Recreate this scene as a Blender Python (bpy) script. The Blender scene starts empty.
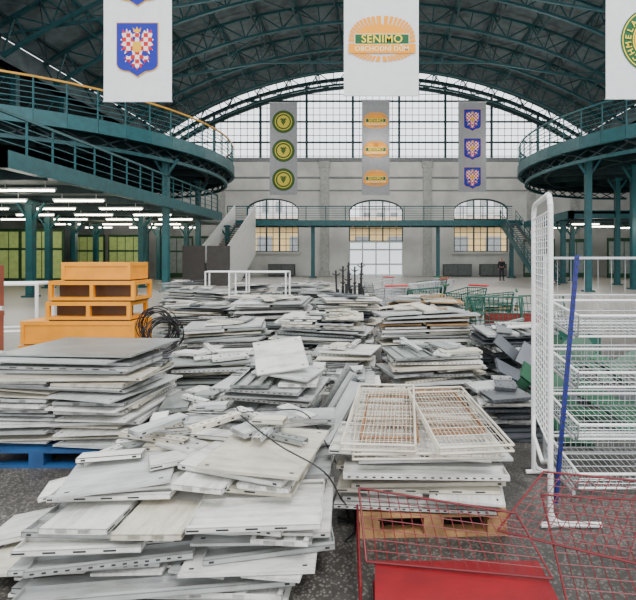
import bpy, math, random
from mathutils import Vector, Matrix, Euler
R = random.Random(7)
COL = bpy.context.scene.collection

# ---------------- materials ----------------
def lin(c):
    return tuple(((x/255)/12.92 if x/255 <= .04045 else ((x/255+.055)/1.055)**2.4) for x in c)+(1,)
MATS = {}
def mat(name, rgb, rough=.5, metal=0, var=.12, scale=4, objvar=0., emit=0, rgb2=None, grime=None):
    if name in MATS: return MATS[name]
    m = bpy.data.materials.new(name); m.use_nodes = True
    nt = m.node_tree; b = nt.nodes['Principled BSDF']
    b.inputs['Roughness'].default_value = rough; b.inputs['Metallic'].default_value = metal
    c1 = lin(rgb); c2 = lin(rgb2) if rgb2 else tuple(x*(1-var*2) for x in c1[:3])+(1,)
    tc = nt.nodes.new('ShaderNodeTexCoord')
    n = nt.nodes.new('ShaderNodeTexNoise'); n.inputs['Scale'].default_value = scale
    n.inputs['Detail'].default_value = 5
    nt.links.new(tc.outputs['Object'], n.inputs['Vector'])
    r = nt.nodes.new('ShaderNodeValToRGB')
    r.color_ramp.elements[0].position = .4; r.color_ramp.elements[1].position = .65
    r.color_ramp.elements[0].color = c1; r.color_ramp.elements[1].color = c2
    nt.links.new(n.outputs['Fac'], r.inputs['Fac'])
    out = r.outputs['Color']
    if objvar or grime:
        oi = nt.nodes.new('ShaderNodeObjectInfo')
    if grime:
        mp = nt.nodes.new('ShaderNodeMapping'); mp.inputs['Scale'].default_value=(3,14,6)
        cx = nt.nodes.new('ShaderNodeVectorMath'); cx.operation='SCALE'; 
        nt.links.new(oi.outputs['Location'],cx.inputs[0]); cx.inputs['Scale'].default_value=3.7
        nt.links.new(cx.outputs[0],mp.inputs['Location']); nt.links.new(tc.outputs['Object'],mp.inputs['Vector'])
        n2 = nt.nodes.new('ShaderNodeTexNoise'); n2.inputs['Scale'].default_value=1.1; n2.inputs['Detail'].default_value=8; n2.inputs['Roughness'].default_value=.75
        nt.links.new(mp.outputs[0],n2.inputs['Vector'])
        r2 = nt.nodes.new('ShaderNodeValToRGB'); r2.color_ramp.elements[0].position=.46; r2.color_ramp.elements[1].position=.76
        r2.color_ramp.elements[0].color=(0,0,0,1); r2.color_ramp.elements[1].color=(.8,.8,.8,1)
        nt.links.new(n2.outputs['Fac'],r2.inputs['Fac'])
        mx=nt.nodes.new('ShaderNodeMixRGB'); mx.inputs[2].default_value=lin(grime)
        nt.links.new(r2.outputs[0],mx.inputs[0]); nt.links.new(out,mx.inputs[1]); out=mx.outputs[0]
    if objvar:
        hs = nt.nodes.new('ShaderNodeHueSaturation')
        mr = nt.nodes.new('ShaderNodeMapRange')
        mr.inputs['To Min'].default_value = 1-objvar; mr.inputs['To Max'].default_value = 1+objvar*.3
        nt.links.new(oi.outputs['Random'], mr.inputs['Value'])
        nt.links.new(mr.outputs['Result'], hs.inputs['Value'])
        nt.links.new(out, hs.inputs['Color']); out = hs.outputs['Color']
    nt.links.new(out, b.inputs['Base Color'])
    if emit:
        b.inputs['Emission Color'].default_value = c1; b.inputs['Emission Strength'].default_value = emit
    MATS[name] = m
    return m

TEAL = mat('teal_paint', (18,84,88), .45, var=.15)
TEALR = mat('teal_roof', (24,72,76), .55, var=.15)
TEALD = mat('teal_dark', (20,50,54), .6, var=.2)
SOFF = mat('soffit_pale', (104,114,110), .7, var=.1)
WHITE = mat('white_enamel', (230,230,226), .4, var=.05, scale=3)
GR=(124,118,106)
PANEL_W = mat('panel_white', (222,221,214), .36, .0, var=.07, scale=5, objvar=.24, grime=GR)
PANEL_G = mat('panel_grey', (190,193,190), .35, .1, var=.1, scale=5, objvar=.3, grime=GR)
PANEL_M = mat('panel_midgrey', (146,152,148), .33, .15, var=.1, scale=3, objvar=.2, grime=(98,97,91))
PANEL_C = mat('panel_cream', (210,203,184), .42, 0, var=.1, scale=4, objvar=.2, grime=GR)
PANEL_D = mat('panel_darkgrey', (92,96,100), .4, .3, var=.15, scale=4, objvar=.3)
PANEL_BR = mat('panel_brown', (160,124,80), .55, 0, var=.15, scale=4, objvar=.2)
PANEL_GR = mat('panel_green', (18,78,48), .5, 0, var=.15, objvar=.25)
PANEL_R = mat('panel_red', (128,8,20), .42, 0, var=.14, objvar=.05, grime=(92,22,26))
SLOT = mat('slot_dark', (48,48,50), .8)
WIREC = mat('wire_cream', (204,196,178), .45, 0, var=.14)
RUST = mat('wire_rusty', (150,104,64), .6, 0, var=.25, scale=12)
WIREG = mat('wire_grey', (186,188,188), .35, .2, var=.1)
REDW = mat('wire_red', (104,8,18), .5, var=.12)
BLUE = mat('blue_paint', (22,32,120), .4, var=.12)
BLUEP = mat('blue_pallet', (16,66,112), .6, var=.2)
WOOD = mat('pallet_wood', (170,128,84), .75, var=.22, scale=9)
YEL = mat('yellow_paint', (230,146,0), .45, var=.07)
YELD = mat('yellow_inner_shade', (84,52,8), .6, var=.15)
BLACK = mat('black_rubber_gap_shade', (22,22,24), .5)
CLOTH = mat('banner_cloth', (226,226,224), .8, var=.03)
CLOTHG = mat('banner_cloth_backlit', (150,151,152), .8, var=.06)  # grey painted in for cloth hanging against the light
LAMP = mat('lamp_tube', (255,250,228), .5, var=0, emit=16)
GREENW = mat('green_wire', (18,78,62), .45)
ORANGE = mat('print_orange', (246,158,0), .7, var=.02)
GREENP = mat('print_green', (10,88,46), .7, var=.04)
OLIVE = mat('print_olive', (50,84,26), .7, var=.04)
OLIVEY = mat('print_olive_yellow', (206,190,60), .7, var=.04)
YELP = mat('print_yellow', (252,216,40), .7, var=.04)
CREAM = mat('print_cream', (250,240,190), .7, var=.03)
PBLUE = mat('print_blue', (10,30,150), .7, var=.04)
PRED = mat('print_red', (190,30,34), .7, var=.04)
PGOLD = mat('print_gold', (232,172,30), .7, var=.04)
CONC = mat('concrete', (120,120,118), .7, var=.15)

EAG = bpy.data.materials.new('print_checker'); EAG.use_nodes = True
nt = EAG.node_tree; ck = nt.nodes.new('ShaderNodeTexChecker')
ck.inputs['Scale'].default_value = 1.0
ck.inputs['Color1'].default_value = lin((196,0,10)); ck.inputs['Color2'].default_value = lin((238,222,218))
tc = nt.nodes.new('ShaderNodeTexCoord'); mp = nt.nodes.new('ShaderNodeMapping')
mp.inputs['Scale'].default_value = (7.6,.01,7.6); mp.inputs['Location'].default_value = (.5,.3,.5)
nt.links.new(tc.outputs['Object'], mp.inputs['Vector']); nt.links.new(mp.outputs['Vector'], ck.inputs['Vector'])
nt.links.new(ck.outputs['Color'], nt.nodes['Principled BSDF'].inputs['Base Color'])
nt.nodes['Principled BSDF'].inputs['Roughness'].default_value = .7

# ---------------- mesh builder ----------------
class MB:
    def __init__(s): s.v=[]; s.f=[]; s.m=[]
    def add(s, vs, fs, m=0):
        o=len(s.v); s.v += [tuple(v) for v in vs]
        for f in fs: s.f.append(tuple(i+o for i in f)); s.m.append(m)
    def box(s, c, d, m=0, M=None):
        c=Vector(c); hx,hy,hz=[x/2 for x in d]
        vs=[Vector((x,y,z)) for x in(-hx,hx) for y in(-hy,hy) for z in(-hz,hz)]
        if M: vs=[M@v for v in vs]
        vs=[v+c for v in vs]
        s.add(vs,[(0,1,3,2),(4,6,7,5),(0,4,5,1),(2,3,7,6),(0,2,6,4),(1,5,7,3)],m)
    def bb(s, a, b, m=0):
        s.box([(a[i]+b[i])/2 for i in range(3)],[abs(b[i]-a[i]) for i in range(3)],m)
    def frame(s,p,q):
        d=(Vector(q)-Vector(p)); L=d.length; d=d/L if L else Vector((0,0,1))
        up=Vector((0,0,1)) if abs(d.z)<.95 else Vector((0,1,0))
        a=d.cross(up).normalized(); b=a.cross(d).normalized()
        return d,a,b
    def beam(s,p,q,w=.1,h=None,m=0):
        h=h or w; p=Vector(p);q=Vector(q); d,a,b=s.frame(p,q)
        vs=[]
        for e in(p,q):
            for i,j in((-1,-1),(1,-1),(1,1),(-1,1)): vs.append(e+a*i*w/2+b*j*h/2)
        s.add(vs,[(0,3,2,1),(4,5,6,7),(0,1,5,4),(1,2,6,5),(2,3,7,6),(3,0,4,7)],m)
    def cyl(s,p,q,r,n=8,m=0,r2=None):
        p=Vector(p);q=Vector(q); d,a,b=s.frame(p,q); r2=r if r2 is None else r2
        vs=[]
        for e,rr in((p,r),(q,r2)):
            for k in range(n):
                t=2*math.pi*k/n; vs.append(e+a*math.cos(t)*rr+b*math.sin(t)*rr)
        fs=[(k,(k+1)%n,n+(k+1)%n,n+k) for k in range(n)]+[tuple(range(n-1,-1,-1)),tuple(range(n,2*n))]
        s.add(vs,fs,m)
    def path(s,pts,r,n=6,m=0):
        for a,b in zip(pts[:-1],pts[1:]): s.cyl(a,b,r,n,m)
    def grid(s,a,b,c,d,nu,nv,r,m=0,rim=None,n=4):
        a,b,c,d=map(Vector,(a,b,c,d))
        for i in range(nu+1):
            t=i/nu; rr=(rim or r) if i in(0,nu) else r
            s.cyl(a.lerp(b,t),d.lerp(c,t),rr,n if rr==r else 6,m)
        for i in range(nv+1):
            t=i/nv; rr=(rim or r) if i in(0,nv) else r
            s.cyl(a.lerp(d,t),b.lerp(c,t),rr,n if rr==r else 6,m)
    def mesh(s,name,mats,smooth=False):
        me=bpy.data.meshes.new(name); me.from_pydata(s.v,[],s.f)
        for mm in mats: me.materials.append(mm)
        me.polygons.foreach_set('material_index',s.m)
        if smooth: me.polygons.foreach_set('use_smooth',[True]*len(s.f))
        me.update(); return me
    def obj(s,name,mats,loc=(0,0,0),rot=(0,0,0),parent=None,smooth=False,**k):
        if not isinstance(mats,(list,tuple)): mats=[mats]
        return mk(name,s.mesh(name,mats,smooth),loc,rot,parent,**k)
def mk(name,data,loc=(0,0,0),rot=(0,0,0),parent=None,label=None,cat=None,group=None,kind=None):
    o=bpy.data.objects.new(name,data); COL.objects.link(o)
    o.location=loc; o.rotation_euler=rot
    if parent: o.parent=parent
    if label: o['label']=label
    if cat: o['category']=cat
    if group: o['group']=group
    if kind: o['kind']=kind
    return o
def struct(mb,name,mats,label,cat): return mb.obj(name,mats,kind='structure',label=label,cat=cat)

# ---------------- setting ----------------
D=44.0
FL=bpy.data.materials.new('terrazzo_floor'); FL.use_nodes=True
nt=FL.node_tree; b=nt.nodes['Principled BSDF']; b.inputs['Roughness'].default_value=.4
tc=nt.nodes.new('ShaderNodeTexCoord')
n1=nt.nodes.new('ShaderNodeTexVoronoi'); n1.inputs['Scale'].default_value=55
n2=nt.nodes.new('ShaderNodeTexNoise'); n2.inputs['Scale'].default_value=2.2; n2.inputs['Detail'].default_value=9; n2.inputs['Roughness'].default_value=.7
r1=nt.nodes.new('ShaderNodeValToRGB'); r1.color_ramp.elements[0].position=.1;r1.color_ramp.elements[1].position=.5
r1.color_ramp.elements[0].color=lin((138,133,124)); r1.color_ramp.elements[1].color=lin((74,71,67))
r2=nt.nodes.new('ShaderNodeValToRGB'); r2.color_ramp.elements[0].position=.35;r2.color_ramp.elements[1].position=.68
r2.color_ramp.elements[0].color=(.4,.39,.38,1); r2.color_ramp.elements[1].color=(1,1,1,1)
mx=nt.nodes.new('ShaderNodeMixRGB'); mx.blend_type='MULTIPLY'; mx.inputs[0].default_value=1
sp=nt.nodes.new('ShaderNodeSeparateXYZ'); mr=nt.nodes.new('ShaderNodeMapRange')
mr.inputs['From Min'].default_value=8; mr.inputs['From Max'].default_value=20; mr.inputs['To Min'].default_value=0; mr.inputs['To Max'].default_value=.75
mx2=nt.nodes.new('ShaderNodeMixRGB'); mx2.inputs[2].default_value=lin((200,192,180))  # paints the far floor paler, standing in for its reflections
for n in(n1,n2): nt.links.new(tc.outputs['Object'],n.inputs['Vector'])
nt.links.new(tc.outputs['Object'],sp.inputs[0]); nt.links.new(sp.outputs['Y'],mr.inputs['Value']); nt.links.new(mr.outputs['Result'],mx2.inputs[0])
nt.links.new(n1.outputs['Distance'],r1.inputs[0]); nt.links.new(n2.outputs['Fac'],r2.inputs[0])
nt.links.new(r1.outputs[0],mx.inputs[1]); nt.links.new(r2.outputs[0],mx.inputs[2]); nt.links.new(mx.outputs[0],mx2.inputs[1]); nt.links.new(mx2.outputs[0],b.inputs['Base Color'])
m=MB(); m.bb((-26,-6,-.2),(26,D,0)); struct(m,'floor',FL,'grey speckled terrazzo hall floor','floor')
m=MB(); m.bb((-60,D+.5,-.25),(60,110,-.1)); struct(m,'trim_9',CONC,'outdoor pavement beyond the end wall','pavement')

WALL=mat('wall_plaster',(214,213,206),.8,var=.1,scale=.6)
WALLD=mat('wall_side',(124,132,128),.8,var=.15,scale=.5)
m=MB()
wins=[(-9.9,5.0,2.3,7.4),(0,5.2,0,7.3),(10.05,5.2,2.3,7.4)]
def ztop(w,x):
    c,wd,z0,z1=w; t=min(1,abs(x-c)/(wd/2)); return z1-1.2*(1-math.sqrt(max(0,1-t*t*.96)))
xs=sorted(set([-26,26,-20.3,20.3]+[w[0]+s*w[1]/2 for w in wins for s in(-1,1)]+[w[0]-w[1]/2+w[1]*i/16 for w in wins for i in range(1,16)]))
def prism(m,x0,x1,a0,a1,b0,b1,y0,y1,mi=0):
    vs=[(x0,y0,a0),(x1,y0,a1),(x1,y0,b1),(x0,y0,b0),(x0,y1,a0),(x1,y1,a1),(x1,y1,b1),(x0,y1,b0)]
    m.add(vs,[(0,1,2,3),(5,4,7,6),(4,0,3,7),(1,5,6,2),(4,5,1,0),(3,2,6,7)],mi)
for a,bx in zip(xs[:-1],xs[1:]):
    mid=(a+bx)/2; top=11.1 if abs(mid)<20.3 else 14.5
    w=[w for w in wins if abs(mid-w[0])<w[1]/2]
    if w:
        w=w[0]
        if w[2]>0: prism(m,a,bx,0,0,w[2],w[2],D,D+.5)
        prism(m,a,bx,ztop(w,a),ztop(w,bx),top,top,D,D+.5)
    else: prism(m,a,bx,0,0,top,top,D,D+.5)
struct(m,'wall_back',WALL,'pale plaster end wall with three arched openings','wall')
m=MB(); m.bb((-26.4,-6,0),(-26,D,12)); struct(m,'wall_left',WALLD,'grey side wall of the hall','wall')
m=MB(); m.bb((26,-6,0),(26.4,D,12)); struct(m,'wall_right',WALLD,'grey side wall of the hall','wall')
m=MB()
m.bb((-20.3,D-.25,10.9),(20.3,D+.02,11.25)); m.bb((-20.3,D-.15,9.3),(20.3,D+.02,9.45)); m.bb((-20.3,D-.12,8.1),(20.3,D+.02,8.2))
struct(m,'trim_1',mat('trim_grey',(130,134,133),.7),'moulded grey cornice bands','cornice')
k=2
for x in(-19,-14.8,-4.9,4.9,14.8,19):
    m=MB(); m.bb((x-.4,D-.2,0),(x+.4,D,10.9)); m.bb((x-.5,D-.28,10.3),(x+.5,D,10.9)); m.bb((x-.5,D-.28,0),(x+.5,D,.5))
    struct(m,'trim_%d'%k,mat('pilaster_grey',(182,182,176),.8),'plaster pilaster on end wall','pilaster'); k+=1
MULL=mat('mullion_teal',(34,62,64),.5)
for i,w in enumerate(wins):
    c,wd,z0,z1=w; m=MB(); z0b=z0 if z0>0 else 3.3
    nx=8
    for j in range(nx+1):
        x=c-wd/2+wd*j/nx; x=min(max(x,c-wd/2+.04),c+wd/2-.04)
        m.beam((x,D+.25,z0b),(x,D+.25,ztop(w,x)),.14 if j in(0,3,5,nx) else .06)
    zz=z0b
    while zz<z1-.5:
        m.beam((c-wd/2,D+.25,zz),(c+wd/2,D+.25,zz),.06,.16 if abs(zz-z0b)<.1 or abs(zz-5.5)<.25 else .06); zz+=.62
    pts=[(c-wd/2+wd*j/16,D+.25,ztop(w,c-wd/2+wd*j/16)-.05) for j in range(17)]
    for p,q in zip(pts[:-1],pts[1:]): m.beam(p,q,.16)
    o=struct(m,'window_%d'%(i+1),MULL,'arched multi-pane window with teal glazing bars','window')
    if z0>0:
        m=MB(); m.bb((c-wd/2-.2,D-.25,z0-.2),(c+wd/2+.2,D+.1,z0)); m.obj('window_sill',WALL,parent=o)
m=MB()
for x in(-2.55,-1.3,0,1.3,2.55): m.beam((x,D+.25,0),(x,D+.25,3.3),.13)
for z in(.06,1.1,2.5,3.25): m.beam((-2.6,D+.25,z),(2.6,D+.25,z),.1,.16)
for x0,x1 in((-2.55,-1.3),(-1.3,0),(0,1.3),(1.3,2.55)): m.bb((x0,D+.27,0),(x1,D+.30,3.3),1)
struct(m,'door_1',[mat('door_white',(200,206,204),.5,var=.02),mat('door_pane_glow',(226,234,236),.3,var=.02,emit=1.2)],'wide white glazed entrance doors','door')  # panes emit a glow in place of daylight through the glass
RV=37.2; ZT=19.5; ZC=ZT-RV
def vault(x,off=0): return ZC+math.sqrt(max(0,(RV-off)**2-x*x))
m=MB(); NB=63
for j in range(NB+1):
    x=-20+40*j/NB; big=j%7==0
    m.beam((x,D+.25,11.1),(x,D+.25,vault(x,.5)),.22 if big else .055)
zz=11.5; q=0
while zz<19:
    h=math.sqrt(max(0,(RV-.5)**2-(zz-ZC)**2)); h=min(h,20)
    m.beam((-h,D+.25,zz),(h,D+.25,zz),.05,.18 if q%3==2 else .06); zz+=.66; q+=1
for off in(.5,1.3):
    pts=[(-20+40*j/40,D+.2,vault(-20+j,off)) for j in range(41)]
    for p,q in zip(pts[:-1],pts[1:]): m.beam(p,q,.25,.3)
struct(m,'window_4',MULL,'huge segmental arched gable window with fine glazing bars','window')
m=MB(); N=40
for j in range(N):
    x0=-20.4+40.8*j/N; x1=-20.4+40.8*(j+1)/N
    ya,yb=18,D+.6
    vs=[(x0,ya,vault(x0)+.35),(x1,ya,vault(x1)+.35),(x1,yb,vault(x1)+.35),(x0,yb,vault(x0)+.35)]
    vs+=[(v[0],v[1],v[2]+.2) for v in vs]
    m.add(vs,[(0,1,2,3),(7,6,5,4),(0,4,5,1),(2,6,7,3)])
m.bb((-26.4,12,12.2),(-20.2,D+.6,12.4)); m.bb((20.2,12,12.2),(26.4,D+.6,12.4))
m.bb((-20.6,12,12.2),(-20.2,D,13.6)); m.bb((20.2,12,12.2),(20.6,D,13.6))
struct(m,'ceiling',mat('roof_deck',(84,96,98),.8,var=.2,scale=1.5),'dark barrel vaulted roof deck','ceiling')
def truss_mesh():
    m=MB(); n=30; P=[];Q=[]
    for j in range(n+1):
        x=-20.2+40.4*j/n
        P.append(Vector((x,0,vault(x,.05)))); 
        x2=x*(RV-1.3)/RV; Q.append(Vector((x2,0,vault(x,.05)-1.25)))
    for j in range(n):
        m.beam(P[j],P[j+1],.2,.18); m.beam(Q[j],Q[j+1],.18,.16)
        m.beam(P[j],Q[j],.08)
        if j%2: m.beam(P[j],Q[j+1],.08)
        else: m.beam(Q[j],P[j+1],.08)
    return m.mesh('roof_truss',[TEALR])
tm=truss_mesh()
for y in(8,14,20,24,28,32,36,40,43.3):
    mk('roof_truss',tm,(0,y,0),label='teal lattice steel arch roof truss',cat='roof truss',group='roof trusses')
def tie_mesh():
    m=MB(); zb=14.2; X=20.0
    m.beam((-X,0,13.4),(-8,0,zb+1.2),.12); m.beam((8,0,zb+1.2),(X,0,13.4),.12); m.beam((-8,0,zb+1.2),(8,0,zb+1.2),.12)
    for x in(-16,-12,-8,-4,0,4,8,12,16):
        t=min(1,(X-abs(x))/12); z=13.4+(zb+1.2-13.4)*t
        m.beam((x,0,z),(x,0,vault(x)-1.2),.05)
        nx_=x+4 if x<16 else 20
        m.beam((x,0,z),(nx_,0,max(13.4,vault(nx_)-1.25)),.05)
    return m.mesh('tie_truss',[TEALR])
tt=tie_mesh()
for y in(24,32): mk('tie_truss',tt,(0,y+.25,0),label='thin steel tie rods hung below arch truss',cat='roof truss',group='roof ties')
for j in range(15):
    x=-19.2+38.4*j/14; z=vault(x); m=MB()
    m.beam((0,8,z+.05),(0,D,z+.05),.12,.16); m.beam((0,8,z-1.0),(0,D,z-1.0),.08)
    y=8
    while y<D-1:
        m.beam((0,y,z-.05),(0,y+1,z-1.0),.05); m.beam((0,y+1,z-1.0),(0,y+2,z-.05),.05); y+=2
    m.obj('roof_purlin',TEALR if j%2 else TEALD,(x,0,0),label='teal lattice purlin spanning the roof trusses',cat='roof beam',group='roof purlins')
for y0,y1 in((20,28),(28,36),(36,43.3)):
    for s in(-1,1):
        m=MB(); 
        for xa,xb in((2,9),(9,15),(15,20)):
            m.cyl((s*xa,y0,vault(xa)-.2),(s*xb,y1,vault(xb)-.2),.035,5); m.cyl((s*xb,y0,vault(xb)-.2),(s*xa,y1,vault(xa)-.2),.035,5)
        m.obj('roof_brace',TEALD,label='thin steel cross bracing rods under roof',cat='roof brace',group='roof braces')
for s in(-1,1):
    for y in(14,18,22,26,30,34,38,42):
        m=MB(); m.beam((s*20.3,0,12.0),(s*25.95,0,12.0),.18); m.beam((s*20.3,0,10.9),(s*25.95,0,10.9),.14)
        for i in range(4):
            xa=20.3+i*1.4; m.beam((s*xa,0,10.9),(s*(xa+.7),0,12),.08); m.beam((s*(xa+.7),0,12),(s*(xa+1.4),0,10.9),.08)
        m.beam((s*20.4,0,7.65),(s*20.4,0,13.5),.3)
        m.obj('aisle_frame',TEALR,(0,y,0),label='teal column with lattice beam at side aisle',cat='steel frame',group='aisle frames')

# exterior
m=MB(); BT=mat('outside_wall',(240,206,146),.8,var=.05)
m.bb((-40,62,-.1),(40,70,6.0)); 
for i in range(18):
    m.bb((-38+i*4.4,61.9,2.6),(-36+i*4.4,62.05,4.6),1); m.bb((-38+i*4.4,61.9,.6),(-36+i*4.4,62.05,1.8),1)
m.add([(-40.5,61.5,6.0),(40.5,61.5,6.0),(40.5,66,7.6),(-40.5,66,7.6)],[(0,1,2,3)],2)
m.obj('neighbouring_building',[BT,mat('outside_glass',(160,164,166),.3),mat('outside_roof',(206,176,150),.8)],label='beige building with windows seen outside the hall',cat='building')
for x,w_,h_ in((-32,14,19),(-19,9,16.5),(21,11,17.5),(34,9,20.5),(3,12,14.5)):
    m=MB(); m.bb((-w_/2,0,0),(w_/2,8,h_-3))
    m.add([(-w_/2,0,h_-3),(w_/2,0,h_-3),(0,0,h_),(-w_/2,8,h_-3),(w_/2,8,h_-3),(0,8,h_)],[(0,1,2),(3,5,4),(0,2,5,3),(1,4,5,2)],1)
    for a in range(int(w_/2.4)):
        for q in range(3): m.bb((-w_/2+.8+a*2.4,-.05,h_-6.5-q*3.4),(-w_/2+2+a*2.4,.02,h_-4.6-q*3.4),2)
    m.obj('town_house',[mat('house_wall',(222,224,226),.8,var=.03),mat('house_roof',(196,200,204),.8,var=.04),mat('outside_glass',(150,156,160))],(x,82,-.1),label='pale gabled town house outside the hall',cat='building',group='town houses')

# ---------------- decks ----------------
ZD=7.6; RC=10.6
def railing(pts,h=1.25,step=1,nr=5,toprail=TEAL,label='',grp='railings'):
    m=MB()
    for i,p in enumerate(pts):
        if i%step==0: m.cyl(p,(p[0],p[1],p[2]+h),.035,6)
    for k in range(nr):
        z=h*(k+1)/(nr+1)
        for p,q in zip(pts[:-1],pts[1:]): m.beam((p[0],p[1],p[2]+z),(q[0],q[1],q[2]+z),.03)
    o=m.obj('railing',TEAL,label=label,cat='railing',group=grp)
    m=MB()
    for p,q in zip(pts[:-1],pts[1:]): m.beam((p[0],p[1],p[2]+h),(q[0],q[1],q[2]+h),.08)
    m.obj('handrail',toprail,parent=o)
    return o
for s in(-1,1):
    cx,cy=s*19.5,27.0
    if s<0: angs=[math.radians(a) for a in range(-128,100,6)]
    else: angs=[math.radians(180-a) for a in range(-128,100,6)]
    def pt(a,r,z): return (max(-25.9,min(25.9,cx+r*math.cos(a))),cy+r*math.sin(a),z)
    rim=[pt(a,RC,ZD) for a in angs]
    m=MB(); n=len(rim)
    back=[(s*25.9,rim[-1][1],ZD),(s*25.9,rim[0][1],ZD)]
    poly=rim+back; L=len(poly)
    vs=poly+[(p[0],p[1],ZD-.2) for p in poly]
    m.add(vs,[tuple(range(L)),tuple(range(2*L-1,L-1,-1))]+[(i,(i+1)%L,L+(i+1)%L,L+i) for i in range(L)],1)
    for a0,a1 in zip(angs[:-1],angs[1:]):
        for r,z,w,h in((RC,ZD-.3,.22,.6),(RC-1.6,ZD-.5,.2,.5),(RC-4,ZD-.5,.2,.5)):
            m.beam(pt(a0,r,z),pt(a1,r,z),w,h,0 if r==RC else 1)
        m.beam(pt(a0,RC-.4,ZD-1.1),pt(a1,RC-.4,ZD-1.1),.14,.16,0)
        m.beam(pt(a0,RC-.4,ZD-1.1),pt(a1,RC-.4,ZD-.6),.06,.06,1)
        m.beam(pt(a0,RC-.4,ZD-.6),pt(a1,RC-.4,ZD-1.1),.06,.06,1)
    for a in angs[::3]: m.beam(pt(a,2,ZD-.55),pt(a,RC,ZD-.45),.14,.45,1)
    m.obj('upper_gallery_deck',[TEAL,TEALD],label='rounded teal steel upper gallery deck',cat='gallery',group='upper galleries')
    railing(rim,1.3,1,5,mat('hand_yellow',(205,150,40),.5) if s<0 else TEAL,'curved teal gallery railing with horizontal bars','gallery railings')
    y0=12.5 if s<0 else 29
    xe=10.2 if s<0 else 12.2
    m=MB(); ye=30.5 if s<0 else 38
    m.bb((s*25.95,y0,4.5),(s*(xe+.2),ye,4.65),1)
    m.bb((s*(xe+.3),y0,4.2),(s*xe,ye,4.7),0); m.bb((s*25.95,y0,4.2),(s*xe,y0+.25,4.7),0)
    m.bb((s*25.95,y0+.3,4.46),(s*(xe+.4),ye,4.5),2)
    y=y0+2
    while y<ye-.3: m.beam((s*25.9,y,4.3),(s*(xe+.2),y,4.3),.14,.3,1); y+=3
    if s<0: m.bb((-25.95,30.5,4.45),(-12.8,38.2,4.65),2)
    m.obj('lower_gallery_deck',[TEAL,TEALD,SOFF],label='teal steel mezzanine floor with cross beams',cat='mezzanine',group='mezzanines')
    if s<0: railing([(-10.4,12.6+i*1.1,4.7) for i in range(17)],1.1,1,3,TEAL,'straight teal mezzanine railing','mezzanine railings')
    cols=[(10.5,23),(11.6,30),(13.5,15),(15,20),(13.5,26.5),(15.5,31),(18.5,20),(18.5,26),(20.4,33.5),(11.3,35),(17,36),(13.6,33),(20,30.5),(23,26)] if s<0 else [(10.7,23.2),(12.6,31),(14,25),(15.2,29),(17.8,24),(20,30),(14.5,34)]
    for x,y in cols:
        low = s<0 and y>12.5 and x>10.4 or (s>0 and y>29 and x>12.2)
        top=4.2 if (low and (x,y)!=(11.6,30)) else ZD-.85
        if s<0 and x==10.5: top=ZD-.85
        m=MB(); m.beam((0,0,0),(0,0,top),.28); m.box((0,0,.04),(.5,.5,.08)); m.box((0,0,top-.1),(.45,.45,.15))
        m.beam((0,0,top-1),(-.6,0,top-.1),.1); m.beam((0,0,top-1),(.6,0,top-.1),.1)
        m.obj('steel_column',TEAL,(s*x,y,0),label='teal square steel column holding the gallery',cat='column',group='gallery columns')
m=MB(); m.bb((-12.6,38.4,4.55),(12.2,40.6,4.7),1); m.bb((-12.6,38.3,4.4),(12.2,38.5,4.85),0); m.bb((-12.6,40.5,4.4),(12.2,40.7,4.85),0)
for i in range(20): m.beam((-12+i*1.25,38.4,4.5),(-12+i*1.25,40.6,4.5),.1,.15,0)
m.obj('walkway_bridge',[TEAL,TEALD],label='teal steel walkway crossing in front of end wall',cat='walkway')
railing([(-12.4+i*.82,38.4,4.86) for i in range(30)],1.15,2,5,TEAL,'straight teal walkway railing with horizontal bars','walkway railings')
for x in(-5.4,5.3,-11.5,11.6):
    m=MB(); m.beam((0,0,0),(0,0,4.4),.3); m.box((0,0,.05),(.6,.6,.1)); m.obj('steel_column',TEAL,(x,39.4,0),label='teal steel column under walkway bridge',cat='column',group='gallery columns')
def stair(x,w,ytop,ybot,ztop_,mt,name,label):
    m=MB(); n=26
    for i in range(n):
        t=(i+.5)/n; m.box((x,ytop+(ybot-ytop)*t,ztop_*(1-t)),(w,abs(ybot-ytop)/n+.06,.05),1)
    for dx in(-w/2,w/2): m.beam((x+dx,ytop,ztop_),(x+dx,ybot,.05),.06,.35,0)
    o=m.obj(name,[mt,CONC],label=label,cat='staircase')
    m=MB()
    for dx in(-w/2,w/2):
        for h in(.35,.7,1.05): m.beam((x+dx,ytop,ztop_+h),(x+dx,ybot,h),.05)
        for i in range(9):
            t=i/8; m.cyl((x+dx,ytop+(ybot-ytop)*t,ztop_*(1-t)),(x+dx,ytop+(ybot-ytop)*t,ztop_*(1-t)+1.05),.03,6)
    m.obj('stair_railing',mt,parent=o)
    return o
stair(10.95,1.3,38.2,29,4.6,TEAL,'staircase','teal steel staircase descending from the walkway')
o=stair(-10.9,1.6,38.2,28.8,4.6,WHITE,'staircase','staircase with solid white cladded sides')
m=MB()
for x in(-11.75,-10.05):
    vs=[(x,38.2,2.0),(x,34,.0),(x,28.2,.0),(x,28.2,1.1),(x,38.2,6.1)]; vs+=[(v[0]+.06,v[1],v[2]) for v in vs]
    m.add(vs,[(0,1,2,3,4),(9,8,7,6,5),(0,5,6,1),(1,6,7,2),(2,7,8,3),(3,8,9,4)])
m.obj('side_cladding',WHITE,parent=o)
for i,(x,y) in enumerate(((-10.3,26.0),(-9.0,26.3))):
    m=MB(); m.box((0,0,1.25),(1.25,.06,2.3)); m.beam((-.55,0,0),(-.55,0,.2),.06); m.beam((.55,0,0),(.55,0,.2),.06); m.beam((-.55,-.3,.03),(-.55,.3,.03),.06); m.beam((.55,-.3,.03),(.55,.3,.03),.06)
    m.obj('partition_screen',mat('screen_dark',(54,50,46),.6),(x,y,0),(0,0,.2*i),label='dark freestanding partition screen',cat='screen',group='partition screens')

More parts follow.
